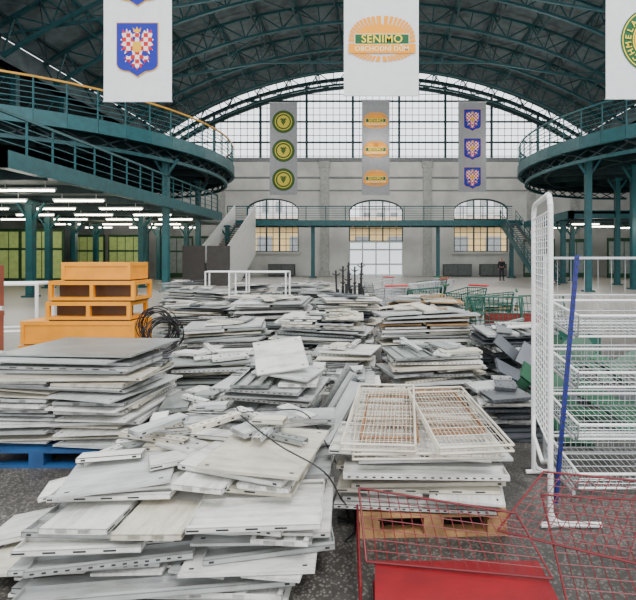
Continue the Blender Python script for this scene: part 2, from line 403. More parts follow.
LP=[(x,y) for y in(16.0,18.9,22.0,25.1,28.0) for x in(-12.2,-15.4,-18.6,-21.8)]+[(x,y) for y in(32,35.5) for x in(-14.6,-18,-21.4)]
LP2=[(14.5,32),(17,34.5),(14.6,36),(18.5,30.8),(20,36)]
for x,y in LP+LP2:
    m=MB(); m.box((0,0,.06),(2.1,.14,.06)); m.cyl((-.7,0,.08),(-.7,0,.40),.012); m.cyl((.7,0,.08),(.7,0,.40),.012)
    o=m.obj('fluorescent_lamp',WHITE,(x,y,4.05),label='lit fluorescent batten lamp under the mezzanine',cat='lamp',group='fluorescent lamps')
    m=MB(); m.cyl((-1.0,0,0),(1.0,0,0),.04,8); m.obj('lamp_tube',LAMP,parent=o)
SG=mat('shop_green',(30,74,46),.6); SC=mat('shop_pane_glow',(166,184,110),.6,emit=.22)  # pane colour glows to suggest lit shops behind
for i,(x,y) in enumerate(((-24.4,29.8),(-21.6,29.8),(-23.5,37.5),(-20.4,37.5),(-17.3,40),(-14.2,40))):
    m=MB(); m.bb((-1.4,-.05,0),(1.4,.05,3.6),0)
    for a in range(4):
        m.bb((-1.28+a*.66,-.09,.4),(-.70+a*.66,-.05,2.2),1); m.bb((-1.28+a*.66,-.09,2.35),(-.70+a*.66,-.05,3.4),1)
    m.obj('shopfront_panel',[SG,SC if i<4 else mat('shop_grey',(150,160,156),.5)],(x,y,0),label='green framed shopfront partition with bright greenish panes',cat='partition',group='shopfront partitions')
for x,y in((14.5,40.9),(17.8,40.9),(21,39)):
    m=MB(); m.bb((-1.4,-.05,0),(1.4,.05,3.4),0)
    for a in range(4): m.bb((-1.28+a*.66,-.09,.4),(-.70+a*.66,-.05,3.1),1)
    m.obj('shopfront_panel',[SG,mat('shop_grey',(150,160,156),.5)],(x,y,0),label='green framed glazed partition with grey panes',cat='partition',group='shopfront partitions')

# ---------------- banners ----------------
TXT={}
def textmesh(s,size,mt,off=.014):
    k=(s,round(size,4),mt.name)
    if k in TXT: return TXT[k]
    c=bpy.data.curves.new('t','FONT'); c.body=s; c.size=size; c.align_x='CENTER'; c.align_y='CENTER'; c.offset=size*off; c.space_character=1.06
    o=bpy.data.objects.new('t',c); COL.objects.link(o); bpy.context.view_layer.update()
    me=bpy.data.meshes.new_from_object(o.evaluated_get(bpy.context.evaluated_depsgraph_get()))
    bpy.data.objects.remove(o); me.materials.clear(); me.materials.append(mt); TXT[k]=me; return me
def flat(pts,mt,name,parent,loc,y=0,scale=1):
    m=MB(); m.add([(p[0]*scale,0,p[1]*scale) for p in pts],[tuple(range(len(pts)))])
    return m.obj(name,mt,(loc[0],loc[1]-y,loc[2]),parent=parent)
def shield(k=1,w=.5):
    pts=[(w*k,.62*k),(w*k,-.36*k)]
    for i in range(1,7):
        t=i/6; pts.append((w*k*(1-.6*t**2),(-.36-.19*math.sin(t*math.pi/2))*k))
    pts.append((0,-.68*k))
    return pts+[(-x,z) for x,z in pts[-2::-1]]
def crest(parent,loc,W):
    flat(shield(1.0),PGOLD,'crest_border',parent,loc,.020,W)
    flat(shield(.965),PBLUE,'crest_shield',parent,loc,.028,W)
    h=[(.045,.27),(.07,.16),(.11,.24),(.13,.38),(.19,.47),(.24,.40),(.26,.51),(.32,.41),(.36,.49),(.39,.36),(.36,.27),(.43,.22),(.35,.16),(.44,.08),(.33,.06),(.41,-.05),(.29,-.03),(.33,-.15),(.21,-.08),(.14,-.05),(.11,-.16),(.20,-.21),(.27,-.19),(.34,-.27),(.27,-.26),(.31,-.36),(.22,-.30),(.20,-.39),(.14,-.28),(.08,-.26),(.07,-.33),(.17,-.42),(.11,-.43),(.11,-.51),(.05,-.46)]
    pts=[(0,.27)]+h+[(0,-.57)]+[(-x,z) for x,z in h[::-1]]
    flat(pts,EAG,'crest_eagle',parent,loc,.036,W*.92)
    hd=[(.07*math.cos(t*math.pi/6),.31+.075*math.sin(t*math.pi/6)) for t in range(12)]; hd[6]=(-.17,.29)
    flat(hd,EAG,'eagle_head',parent,loc,.040,W)
    flat([(-.08,.38),(.08,.38),(.1,.49),(.04,.43),(0,.51),(-.04,.43),(-.1,.49)],PGOLD,'eagle_crown',parent,loc,.044,W)
    flat([(p[0]*.2,p[1]*.2+.03) for p in shield(1)],PGOLD,'inescutcheon',parent,loc,.048,W)
def disc(r0,r1,n,mt,name,parent,loc,y):
    m=MB()
    vs=[]
    for k in range(n):
        a=2*math.pi*k/n; vs+= [(r1*math.cos(a),0,r1*math.sin(a)),(r0*math.cos(a),0,r0*math.sin(a))]
    if r0>0: fs=[(2*k,2*((k+1)%n),2*((k+1)%n)+1,2*k+1) for k in range(n)]
    else: vs=vs[::2]; fs=[tuple(range(n))]
    m.add(vs,fs); return m.obj(name,mt,(loc[0],loc[1]-y,loc[2]),parent=parent)
def letters_arc(s,r,a0,a1,size,mt,parent,loc,y):
    for i,c in enumerate(s):
        if c==' ': continue
        a=a0+(a1-a0)*i/(len(s)-1)
        o=mk('lettering',textmesh(c,size,mt),(0,0,0),parent=parent)
        o.matrix_local=Matrix.Translation((loc[0]+r*math.cos(a),loc[1]-y,loc[2]+r*math.sin(a)))@Matrix.Rotation(-(a-math.pi/2),4,'Y')@Matrix.Rotation(math.pi/2,4,'X')
def roundel(parent,loc,r,full=True):
    g,yl=(GREENP,YELP) if full else (OLIVE,OLIVEY)
    disc(0,r,40,g,'emblem_rim',parent,loc,.020)
    if full:
        disc(r*.92,r*.95,40,YELP,'emblem_ring',parent,loc,.026)
        disc(r*.60,r*.64,40,YELP,'emblem_inner_rim',parent,loc,.034); disc(0,r*.58,32,YELP,'emblem_field',parent,loc,.034)
        letters_arc('CHMELAŘSTVÍ ŽATEC',r*.77,math.radians(225),math.radians(-45),r*.25,YELP,parent,loc,.040)
    else:
        disc(r*.68,r*.76,32,yl,'emblem_ring',parent,loc,.028); disc(0,r*.55,32,yl,'emblem_field',parent,loc,.028)
    m=MB(); k=1 if full else .75
    for row in range(4):
        n=(3-abs(row-1)) if row<3 else 1
        for j in range(n):
            cx=(j-(n-1)/2)*r*.2*k; cz=(r*.2-row*r*.17)*k; q=r*k
            m.add([(cx-.12*q,0,cz+.05*q),(cx,0,cz+.14*q),(cx+.12*q,0,cz+.05*q),(cx,0,cz-.14*q)],[(0,3,2,1)])
    r2=r*k
    m.add([(-.02*r2,0,.3*r2),(.02*r2,0,.3*r2),(.03*r2,0,.5*r2),(-.01*r2,0,.5*r2)],[(0,1,2,3)])
    m.add([(0,0,.34*r2),(.3*r2,0,.42*r2),(.42*r2,0,.2*r2),(.2*r2,0,.22*r2)],[(0,1,2,3)]); m.add([(0,0,.34*r2),(-.3*r2,0,.42*r2),(-.42*r2,0,.2*r2),(-.2*r2,0,.22*r2)],[(0,1,2,3)])
    m.obj('hop_cone',g,(loc[0],loc[1]-.042,loc[2]),parent=parent)
def sunlogo(parent,loc,W):
    def E(t,a,b):
        c,s_=math.cos(t),math.sin(t); p=.8
        return (math.copysign(abs(c)**p,c)*a*W,math.copysign(abs(s_)**p,s_)*b*W)
    m=MB(); n=44
    for k in range(n):
        t0=2*math.pi*(k+.08)/n; t1=2*math.pi*(k+.78)/n
        lo=math.sin(t0)<0; r_out=.28 if lo else .40
        a0=E(t0,.33,.2);a1=E(t0,.5,r_out);b1=E(t1,.5,r_out);b0=E(t1,.33,.2)
        m.add([(a0[0],0,a0[1]),(a1[0],0,a1[1]),(b1[0],0,b1[1]),(b0[0],0,b0[1])],[(0,1,2,3)])
    m.obj('sun_rays',ORANGE,(loc[0],loc[1]-.02,loc[2]),parent=parent)
    flat([E(math.pi*k/24,.40,.27) for k in range(25)],ORANGE,'sun_disc',parent,loc,.024)
    flat([(-.41*W,-.03*W),(.41*W,-.03*W),(.41*W,.13*W),(-.41*W,.13*W)],CREAM,'name_bar_border',parent,loc,.030)
    flat([(-.40*W,-.02*W),(.40*W,-.02*W),(.40*W,.12*W),(-.40*W,.12*W)],GREENP,'name_bar',parent,loc,.036)
    flat([(-.5*W,-.16*W),(.5*W,-.16*W),(.5*W,-.03*W),(-.5*W,-.03*W)],ORANGE,'subtitle_bar',parent,loc,.036)
    mk('lettering',textmesh('SENIMO',.165*W,YELP),(loc[0],loc[1]-.044,loc[2]+.047*W),(math.pi/2,0,0),parent)
    mk('lettering',textmesh('OBCHODNÍ DŮM',.097*W,CREAM,.012),(loc[0],loc[1]-.044,loc[2]-.098*W),(math.pi/2,0,0),parent)
def banner(x,y,w,z0,z1,mt,label,ztie):
    m=MB(); nx=10; nz=14
    vs=[];fs=[]
    for j in range(nz+1):
        for i in range(nx+1):
            vs.append((-w/2+w*i/nx, .006*math.sin(i*1.3+j*.4), (z1-z0)*j/nz))
    for j in range(nz):
        for i in range(nx): a=j*(nx+1)+i; fs.append((a,a+1,a+nx+2,a+nx+1))
    m.add(vs,fs)
    o=m.obj('banner',mt,(x,y,z0),label=label,cat='banner',smooth=True)
    m=MB(); m.cyl((-w/2-.05,0,z1-z0),(w/2+.05,0,z1-z0),.03,8); m.cyl((-w/2-.02,0,0),(w/2+.02,0,0),.014,8); m.obj('banner_pole',WIREG,parent=o)
    m=MB(); m.cyl((-w/2,0,z1-z0),(-w/2,0,ztie-z0),.01,5); m.cyl((w/2,0,z1-z0),(w/2,0,ztie-z0),.01,5); m.obj('banner_cord',BLACK,parent=o)
    return o
zt=lambda x: vault(x)-1.2
o=banner(-7.20,13.9,2.06,6.42,12.2,CLOTH,'large white hanging banner with blue checkered eagle crests',zt(7.2))
crest(o,(0,0,1.6),1.28); crest(o,(0,0,3.74),1.28)
o=banner(.16,13.9,2.26,6.6,12.2,CLOTH,'large white hanging banner with yellow sun department store logo',zt(0))
sunlogo(o,(.02,0,1.60),2.02)
o=banner(8.02,13.9,2.15,6.5,12.2,CLOTH,'large white hanging banner with round green hop emblem',zt(8))
roundel(o,(.36,0,1.78),1.0)
for x,kind,z0,z1 in((-7.2,'r',6.6,13.8),(-.02,'s',6.6,14.0),(7.5,'c',6.85,13.85)):
    lab={'r':'narrow backlit-grey hanging banner with three round green emblems','s':'narrow backlit-grey hanging banner with three sun logos','c':'narrow backlit-grey hanging banner with three blue eagle crests'}[kind]
    o=banner(x,35.8,2.15,z0,z1,CLOTHG,lab,zt(x))
    for z in((1.2,3.45,5.7) if kind!='c' else (1.1,3.35,5.6)):
        if kind=='r': roundel(o,(0,0,z),.88,False)
        elif kind=='s': sunlogo(o,(0,0,z),1.9)
        else: crest(o,(0,0,z),1.35)

# ---------------- panel kinds ----------------
HS=.028
def shelf_mesh(w,d,h,mt,slots=2,ribs=2):
    m=MB(); t=.004
    m.bb((-w/2,-d/2,h-t),(w/2,d/2,h))
    m.bb((-w/2,-d/2,0),(w/2,-d/2+t,h)); m.bb((-w/2,d/2-t,0),(w/2,d/2,h))
    m.bb((-w/2,-d/2,0),(-w/2+t,d/2,h)); m.bb((w/2-t,-d/2,0),(w/2,d/2,h))
    m.bb((-w/2,-d/2,0),(w/2,-d/2+.025,t)); m.bb((-w/2,d/2-.025,0),(w/2,d/2,t))
    for r in range(ribs):
        y=-d/2+d*(r+1)/(ribs+1); m.bb((-w/2,y-.03,.004),(w/2,y+.03,h-t))
    if slots:
        if slots==2: st,a,b_=.05,.007,.012
        else: st,a,b_=.14,.03,.03
        n=int(w/st)
        for i in range(n):
            x=-w/2+.035+i*st
            if x>w/2-.035: break
            for s in(-1,1):
                m.bb((x-a,s*(d/2+.0008),h*.34),(x+b_,s*(d/2-.002),h*.66),1)
    else:
        for x in(-w/2+.04,w/2-.04):
            for s in(-1,1): m.bb((x-.012,s*(d/2+.0008),h*.3),(x+.012,s*(d/2-.002),h*.7),1)
    return m.mesh('steel_shelf',[mt,SLOT])
def back_mesh(w,d,mt):
    m=MB(); h=.014
    m.bb((-w/2,-d/2,h-.003),(w/2,d/2,h)); 
    for s in(-1,1): m.bb((-w/2,s*d/2-.002,0),(w/2,s*d/2+.002,h)); m.bb((s*w/2-.002,-d/2,0),(s*w/2+.002,d/2,h))
    m.bb((-w/2,-.03,.001),(w/2,.03,h-.003))
    for s in(-1,1):
        for q in(-1,1): m.bb((s*(w/2-.05)-.012,q*(d/2-.04)-.006,h-.002),(s*(w/2-.05)+.012,q*(d/2-.04)+.006,h+.0006),1)
    return m.mesh('steel_back_panel',[mt,SLOT])
def rail_mesh(w,mt):
    m=MB(); d=.06;h=.03
    m.bb((-w/2,-d/2,h-.003),(w/2,d/2,h)); m.bb((-w/2,-d/2,0),(w/2,-d/2+.003,h)); m.bb((-w/2,d/2-.003,0),(w/2,d/2,h))
    for i in range(int(w/.05)):
        x=-w/2+.03+i*.05
        m.bb((x-.011,-.004,h-.001),(x+.011,.004,h+.0008),1)
        if i%2: m.bb((x-.01,-d/2-.0008,.009),(x+.01,-d/2+.001,.02),1)
    return m.mesh('slotted_rail',[mt,SLOT])
SH={}
def getm(kind,w,d,mt):
    k=(kind,w,d,mt.name)
    if k not in SH:
        if kind in 'spq': SH[k]=shelf_mesh(w,d,HS,mt,{'s':2,'q':1,'p':0}[kind])
        elif kind=='b': SH[k]=back_mesh(w,d,mt)
        else: SH[k]=rail_mesh(w,mt)
    return SH[k]
TH={'s':HS,'p':HS,'q':HS,'b':.015,'r':.031}
NM={'s':'steel_shelf','p':'steel_shelf','q':'steel_shelf','b':'steel_back_panel','r':'slotted_rail'}
LB={'s':'%s slotted steel shop shelf %s','p':'%s plain steel shop shelf %s','q':'%s steel shop shelf %s','b':'%s flat steel panel %s','r':'%s slotted steel rail %s'}
CN={'panel_white':'white','panel_grey':'grey','panel_midgrey':'grey','panel_cream':'cream','panel_darkgrey':'dark','panel_brown':'brown','panel_green':'green','panel_red':'red'}
counts={}
def place(kind,w,d,mt,M,where):
    o=mk(NM[kind],getm(kind,w,d,mt)); o.matrix_world=M
    o['label']=LB[kind]%(CN[mt.name],where); o['category']={'b':'panel','r':'rail'}.get(kind,'shelf'); o['group']={'b':'stacked back panels','r':'loose slotted rails'}.get(kind,'stacked shelves')
    counts[NM[kind]]=counts.get(NM[kind],0)+1; return o
far=MB()
MI={'panel_white':0,'panel_grey':1,'panel_cream':2,'panel_darkgrey':3,'panel_brown':4,'panel_midgrey':5}
def pile(cx,cy,w,d,z0,h,seed,rot=0,where='stacked in a heap',pal=(PANEL_W,PANEL_G,PANEL_W,PANEL_C,PANEL_G),messy=1.,individual=True,gap=.004,tx0=0,ty0=0,debris=2,pb=.35):
    rr=random.Random(seed); z=z0; tx=math.radians(tx0);ty=math.radians(ty0)
    def put(kind,iw,idp,mt,M):
        if individual and counts.get(NM[kind],0)<(270 if NM[kind]=='steel_shelf' else 290): place(kind,iw,idp,mt,M,where)
        else: far.box(M@Vector((0,0,.014)),(iw,idp if kind!='r' else .07,.012 if kind=='b' else .026),MI.get(mt.name,0),M.to_3x3())
    while z<z0+h:
        tx+=math.radians(rr.uniform(-.45,.45))*messy; ty+=math.radians(rr.uniform(-.45,.45))*messy
        lim=math.radians(2.2*messy)
        tx=max(math.radians(tx0)-lim,min(math.radians(tx0)+lim,tx)); ty=max(math.radians(ty0)-lim,min(math.radians(ty0)+lim,ty))
        lr=rot+math.radians(rr.gauss(0,4.5))*messy
        ox=rr.gauss(0,.045)*messy; oy=rr.gauss(0,.04)*messy
        kind='b' if rr.random()<pb else rr.choice('sppqs')
        base=Matrix.Translation((cx+ox,cy+oy,z))@Euler((tx,ty,lr)).to_matrix().to_4x4()
        c=rr.random(); sw=rr.choice((.84,.94,1.0))*w
        if kind=='b' and c<.5: items=[(0,0,sw,d*rr.choice((.85,1.0)),0)]
        elif c<.5 or d<.6: items=[(0,0,sw,d*.96,0)] if d<.6 else [(0,-d/4,sw,d*.46,0),(rr.uniform(-.06,.06),d/4,sw*rr.choice((1,.85)),d*.46,0)]
        elif c<.82: items=[(-w/4,rr.uniform(-.05,.05),d*.9,w*.46,90),(w/4,rr.uniform(-.05,.05),d*.95,w*.46,90)]
        else: items=[(0,-.1*d,sw,d*.6,0),(0,.38*d,sw*.8,.08,0)]
        for (ix,iy,iw,idp,ir) in items:
            iw=max(.2,round(iw/.05)*.05); kk=kind if idp>.1 else 'r'
            idp=round(idp/.05)*.05-.01
            mt=rr.choice(pal); fl=rr.random()<.35 and kk in 'spq'
            M=base@Matrix.Translation((ix,iy,rr.uniform(0,.003)))@Matrix.Rotation(math.radians(ir+rr.uniform(-1.6,1.6)*messy),4,'Z')
            if fl: M=M@Matrix.Translation((0,0,HS))@Matrix.Rotation(math.pi,4,'X')
            put(kk,round(iw,2),round(idp,2),mt,M)
        z+=TH[kind]+gap+abs(rr.gauss(0,.004))*messy
    z+=.008*messy
    for i in range(debris):
        a=rr.uniform(-.6,.6)+(math.pi/2 if rr.random()<.3 else 0)
        M=Matrix.Translation((cx+rr.uniform(-.3,.3)*w,cy+(-.3+.6*(i+.5)/debris)*d,z+.012*(i%3)))@Euler((tx+rr.gauss(0,.04),ty+rr.gauss(0,.04),a)).to_matrix().to_4x4()
        k=rr.choice('rrpb'); L=round(rr.choice((.3,.4,.5,.6,.7))*min(1,w),1)
        put(k,L,.0 if k=='r' else .2,rr.choice(pal),M)
    return z
DG=(PANEL_G,PANEL_D,PANEL_W,PANEL_D,PANEL_M)
PA=(PANEL_W,PANEL_G,PANEL_W,PANEL_C,PANEL_M,PANEL_G)
PW=(PANEL_W,PANEL_W,PANEL_C,PANEL_G,PANEL_W,PANEL_G)
def pallet(x,y,rot,mt,label,w=1.0,d=.8):
    m=MB()
    for i in range(3): m.bb((-w/2,-d/2+i*(d-.1)/2,0),(w/2,-d/2+i*(d-.1)/2+.1,.02))
    for i in range(3):
        for j in range(3): m.box((-w/2+.07+j*(w-.14)/2,-d/2+.05+i*(d-.1)/2,.06),(.12,.1,.08))
    for j in range(3): m.bb((-w/2+j*(w-.12)/2,-d/2,.1),(-w/2+j*(w-.12)/2+.12,d/2,.12))
    for i in range(6): m.bb((-w/2,-d/2+i*(d-.1)/5,.12),(w/2,-d/2+i*(d-.1)/5+.1,.138))
    m.obj('pallet',mt,(x,y,0),(0,0,rot),label=label,cat='pallet',group='pallets')
pallet(.34,3.20,.03,WOOD,'light wooden pallet under a stack of shelves',.92)
pallet(-2.75,4.12,.0,BLUEP,'blue painted pallet under a stack of white panels')
wA='in the large messy heap'
# two interleaved columns of panels on a common base, so edges break up like the real heap
z1=pile(-1.06,2.70,1.40,1.0,.0,.13,13,.03,wA,messy=.9,gap=.004,debris=0,pb=.3,pal=PW)
zl=pile(-1.40,2.70,.74,.98,z1+.010,.21,12,.06,wA,messy=1.2,gap=.004,debris=0,pb=.3,pal=PW,tx0=.5)
zr=pile(-.66,2.74,.70,1.0,z1+.010,.24,16,-.06,wA,messy=1.2,gap=.004,debris=0,pb=.3,pal=PW,tx0=.5)
z3a=pile(-1.34,2.82,.66,.80,zl+.012,.05,14,.16,wA,messy=1.1,gap=.005,debris=0,tx0=1,ty0=-1,pal=PW)
z3b=pile(-.70,2.84,.66,.86,zr+.012,.075,18,-.10,wA,messy=1.0,gap=.005,debris=0,tx0=1.5,ty0=1,pal=PW)
place('b',.58,.6,PANEL_C,Matrix.Translation((-.64,2.72,z3b+.004))@Euler((math.radians(2),math.radians(1),-.16)).to_matrix().to_4x4(),'on top of the large heap')
place('b',.55,.42,PANEL_G,Matrix.Translation((-1.44,2.62,z3a+.006))@Euler((math.radians(3),math.radians(-2),.28)).to_matrix().to_4x4(),'on top of the large heap')
z3a+=.024; z3b+=.022
rr=random.Random(77)
fixed=[(-1.32,3.04,z3a,.35,3,'r',.7,0,PANEL_W),(-1.20,2.92,z3a+.005,.1,0,'p',.5,.15,PANEL_C),(-1.12,2.72,z3a+.01,.5,2,'q',.4,.15,PANEL_W),(-.9,3.16,z3b+.01,-.05,0,'r',.8,0,PANEL_G),(-.60,3.06,z3b,.25,0,'p',.55,.1,PANEL_W),(-.72,2.96,z3b+.03,.9,4,'p',.4,.15,PANEL_G),(-1.5,3.0,z3a+.01,.9,0,'b',.3,.2,PANEL_M),(-1.2,2.84,z3a+.04,-.5,3,'b',.3,.15,PANEL_W),(-1.05,3.08,z3b+.03,.5,5,'p',.45,.1,PANEL_G),(-.85,3.1,z3b+.045,-.7,2,'r',.3,0,PANEL_W),(-1.0,2.94,z3a+.05,-.2,4,'p',.35,.1,PANEL_W),(-.48,3.14,z3b+.02,.1,3,'p',.4,.2,PANEL_G),(-.55,2.80,z3b+.004,-.5,1,'r',.3,0,PANEL_M),(-1.62,2.85,z3a-.01,1.1,4,'r',.4,0,PANEL_W),(-1.55,2.7,z3a+.02,.2,-3,'p',.35,.1,PANEL_W),(-1.40,2.9,z3a+.05,-.3,3,'r',.5,0,PANEL_C)]
for q in range(8):
    fixed.append((rr.uniform(-1.6,-.5),rr.uniform(2.85,3.2),max(z3a,z3b)+.01+.012*q,rr.uniform(-1.5,1.5),rr.uniform(-4,6),rr.choice('rpq'),rr.choice((.2,.3,.35)),.1,rr.choice(PW)))
for i,(x,y,z,r,tx_,k,w_,d_,mt) in enumerate(fixed):
    place(k,w_,0 if k=='r' else d_,mt,Matrix.Translation((x,y,z+.006))@Euler((math.radians(tx_),0,r)).to_matrix().to_4x4(),'on top of the large heap')
for x,y,z,a_,b_,r,k,w_,d_,mt in((-1.74,2.85,.10,0,-12,.25,'p',.9,.4,PANEL_G),(-1.74,2.5,.12,3,-8,-.15,'b',.7,.4,PANEL_C),(-1.85,2.7,.16,0,-10,.1,'p',.7,.3,PANEL_W),(-1.78,2.95,.28,4,-9,.3,'s',.6,.2,PANEL_W)):
    place(k,w_,d_,mt,Matrix.Translation((x,y,z))@Euler((math.radians(a_),math.radians(b_),r)).to_matrix().to_4x4(),wA)
zR=pile(.30,3.3,1.0,1.05,.145,.33,21,0,'on the wooden pallet below wire racks',messy=.9,gap=.003,debris=0,pal=(PANEL_W,PANEL_W,PANEL_G,PANEL_C))
zB=pile(-2.68,4.28,1.35,1.0,.145,.70,31,.0,'on the blue pallet',messy=1.1,pal=(PANEL_G,PANEL_W,PANEL_C,PANEL_G),gap=.005,debris=0,pb=.45)
place('b',1.2,.85,PANEL_M,Matrix.Translation((-2.62,4.3,zB+.006))@Matrix.Rotation(-.06,4,'Z'),'on top of the blue pallet stack')
zDd=pile(-.93,4.4,.8,.85,0,.58,51,-.08,'in a stack beside a gap',pal=(PANEL_G,PANEL_W,PANEL_D,PANEL_M),messy=1.2,tx0=3,debris=0)
pile(-1.75,4.35,.55,.6,0,.36,55,.3,'in a small heap',messy=1.4,debris=3,pal=PA)
zC=pile(-1.9,5.45,1.0,.95,0,.54,41,.1,'in a low heap',pal=(PANEL_C,PANEL_W,PANEL_G,PANEL_M),messy=1.4,debris=7)
pile(1.32,4.65,.5,.8,0,.40,121,0,'in a narrow stack',messy=1.2,gap=.005,debris=3,pal=DG)
pile(.05,4.75,.45,.5,0,.25,105,-.1,'in a small stack',messy=1.3,debris=2)
pile(-.22,5.3,.4,.5,0,.34,61,.1,'in a small stack',messy=1.2,debris=2)
pile(.68,5.75,1.1,.9,0,.54,101,.1,'in a stack across the aisle',messy=1.4,gap=.005,debris=6,pal=PA)
pile(-.35,6.05,.7,.55,0,.5,65,-.1,'in a small stack',messy=1.2,debris=3)
pile(1.95,6.6,.95,.9,0,.7,111,.1,'in a mixed grey stack',pal=DG,messy=1.5,gap=.006,debris=7)
pile(-.8,7.0,1.2,.95,0,.82,71,0,'in a tall stack',messy=1.3,gap=.006,debris=4,pal=PA)
pile(.8,7.5,1.4,1.0,0,.84,91,0,'in a tall stack across the aisle',messy=1.4,pal=(PANEL_W,PANEL_C,PANEL_G,PANEL_BR),gap=.007,debris=6)
pile(-2.3,7.1,1.15,.95,0,.68,81,.1,'in a stack behind others',messy=1.3,gap=.006,debris=6,pal=PA)
pile(-4.2,5.5,1.1,1.0,0,.5,125,0,'in a stack near yellow counters',messy=1.1,gap=.010,debris=1)
for i,(x,y,w_,h_) in enumerate(((-2.1,9.4,1.4,.85),(-.65,9.3,1.2,.88),(-3.7,9.6,1.3,.7),(1.1,10.2,1.5,.78),(-1.1,11.8,1.6,.8),(-3.0,11.8,1.5,.75),(-5.2,13.5,1.6,.75),(-2.5,14.6,1.5,.8),(.7,12.9,1.4,.55),(2.9,12,1.4,.6),(-1.0,14,1.4,.7),(-6.8,16.5,1.6,.8),(3.3,9.3,1.2,.5),(-4.7,17,1.5,.7),(-2.6,18.5,1.6,.7),(-.6,17.5,1.5,.6),(2.6,14,1.3,.45),(1.0,18,1.5,.5))):
    pile(x,y,w_,1.05,0,h_,200+i,0,messy=2.0,individual=False,gap=.010,debris=8,pal=(PANEL_W,PANEL_G,PANEL_C,PANEL_M,PANEL_BR) if i in(3,8,9) else (PANEL_W,PANEL_G,PANEL_C,PANEL_M,PANEL_D))
far.obj('stacked_shelf_panels',[PANEL_W,PANEL_G,PANEL_C,PANEL_D,PANEL_BR,PANEL_M],kind='stuff',label='further stacks of white and grey sheet steel shelf panels',cat='shelf panels',group='stacked shelves')
place('b',.46,.5,PANEL_W,Matrix.Translation((-.9,4.32,zDd+.16))@Euler((math.radians(24),math.radians(-5),.3)).to_matrix().to_4x4(),'leaning on top of a stack')
place('b',.55,.4,PANEL_G,Matrix.Translation((-.8,4.25,zDd+.03))@Euler((math.radians(3),math.radians(4),-.3)).to_matrix().to_4x4(),'on top of a stack')
place('p',.6,.3,PANEL_M,Matrix.Translation((-.95,4.65,zDd+.02))@Euler((math.radians(4),0,.2)).to_matrix().to_4x4(),'on top of a stack')
for i in range(7):
    place('r' if i%3 else 'p',.7,0 if i%3 else .15,(PANEL_G,PANEL_M,PANEL_D)[i%3],Matrix.Translation((-.44+.02*i,4.6-.11*i,.32))@Euler((0,math.radians(-60+2*i),.1+.12*i)).to_matrix().to_4x4(),'upright against a stack')
for x,y,r in((-2.1,2.55,.5),(-2.25,2.75,.7)):
    place('r',.8,0,PANEL_W,Matrix.Translation((x,y,.0))@Matrix.Rotation(r,4,'Z'),'on the floor by a heap')

# ---------------- wire shelves ----------------
def wire_rack(w,d,h,mt,dens=.026):
    m=MB()
    m.grid((-w/2,-d/2,0),(w/2,-d/2,0),(w/2,d/2,0),(-w/2,d/2,0),int(w/dens),int(d/.12),.0022,0,rim=.008)
    m.grid((-w/2,-d/2,h),(w/2,-d/2,h),(w/2,d/2,h),(-w/2,d/2,h),1,1,.008,0,rim=.008,n=6)
    for i in range(int(w/.07)+1):
        x=-w/2+min(w,i*.07)
        for s in(-1,1): m.cyl((x,s*d/2,0),(x,s*d/2,h),.0025,4)
    return m.mesh('wire_rack',[mt])
wr=wire_rack(.88,.56,.03,WIREC); wr2=wire_rack(.44,1.08,.035,WIREC); wr3=wire_rack(.36,.8,.025,RUST,.020)
pz=zR+.012
for x,y,z,r,t,me in((.3,3.0,0,.02,1,wr),(.3,3.6,.02,-.05,2,wr),(.10,3.3,.045,-.04,3,wr3),(.50,3.42,.045,.1,2,wr3),(.53,3.2,.075,.10,2,wr2),(.05,3.25,.075,-.07,3,wr2)):
    mk('wire_rack',me,(x,y,pz+z),(math.radians(t),0,r),label='rusty wire shelf rack lying on a stack' if me is wr3 else 'cream coated wire shelf rack lying on a stack',cat='wire shelf',group='cream wire racks')

# ---------------- white mesh stand ----------------
m=MB()
a=Vector((1.10,2.9,0)); b2=Vector((1.24,3.62,0))
def P(p,z): return (p.x,p.y,z)
pts=[P(a,0.02),P(a,1.98)]+[P(a.lerp(b2,.12*(1-math.cos(t*math.pi/8))),1.98+.13*math.sin(t*math.pi/8)) for t in range(1,5)]+[P(a.lerp(b2,1-.12*(1-math.cos(t*math.pi/8))),1.98+.13*math.sin(t*math.pi/8)) for t in range(4,0,-1)]+[P(b2,1.98),P(b2,0.02)]
m.path(pts,.018,8)
o=m.obj('mesh_display_stand',WHITE,label='tall white wire mesh display stand on tubular foot',cat='display stand')
m=MB(); m.grid(P(a,.5),P(b2,.5),P(b2,2.0),P(a,2.0),8,32,.0035,0,rim=.007); m.obj('wire_mesh',WHITE,parent=o)
m=MB()
for (x,y) in((1.10,2.9),(1.24,3.62)):
    m.path([(x,y,.10),(x+.02,y,.05),(x+.07,y,.022),(x+.32,y,.018)],.017,8); m.cyl((x-.06,y,.018),(x+.05,y,.022),.017,8)
m.path([(1.24,3.62,.5),(1.2,3.5,.35),(1.14,3.15,.3),(1.1,2.9,.42)],.014,8)
m.obj('stand_foot',WHITE,parent=o)
m=MB(); p,q=Vector((1.25,3.20,.0)),Vector((1.39,3.18,1.72)); m.beam(p,q,.022,.03)
for i in range(32):
    c=p.lerp(q,(i+.5)/32); m.box(c+Vector((0,-.0145,0)),(.009,.006,.02),1)
m.obj('slotted_upright',[BLUE,SLOT],label='blue slotted steel upright leaning on a wire rack',cat='upright')
m=MB()
for x in(1.42,2.45):
    m.beam((x,3.87,0),(x,3.87,1.72),.025,.025); m.beam((x,3.3,.012),(x,3.88,.012),.024)
    for z in(.05,.40,.77,1.13): m.beam((x,3.3,z),(x,3.87,z+.06),.012,.016)
m.beam((1.42,3.87,1.7),(2.45,3.87,1.7),.02); m.beam((1.42,3.87,.06),(2.45,3.87,.06),.02)
o=m.obj('basket_rack',WIREG,label='grey wire basket display rack with four tilted tiers',cat='display rack')
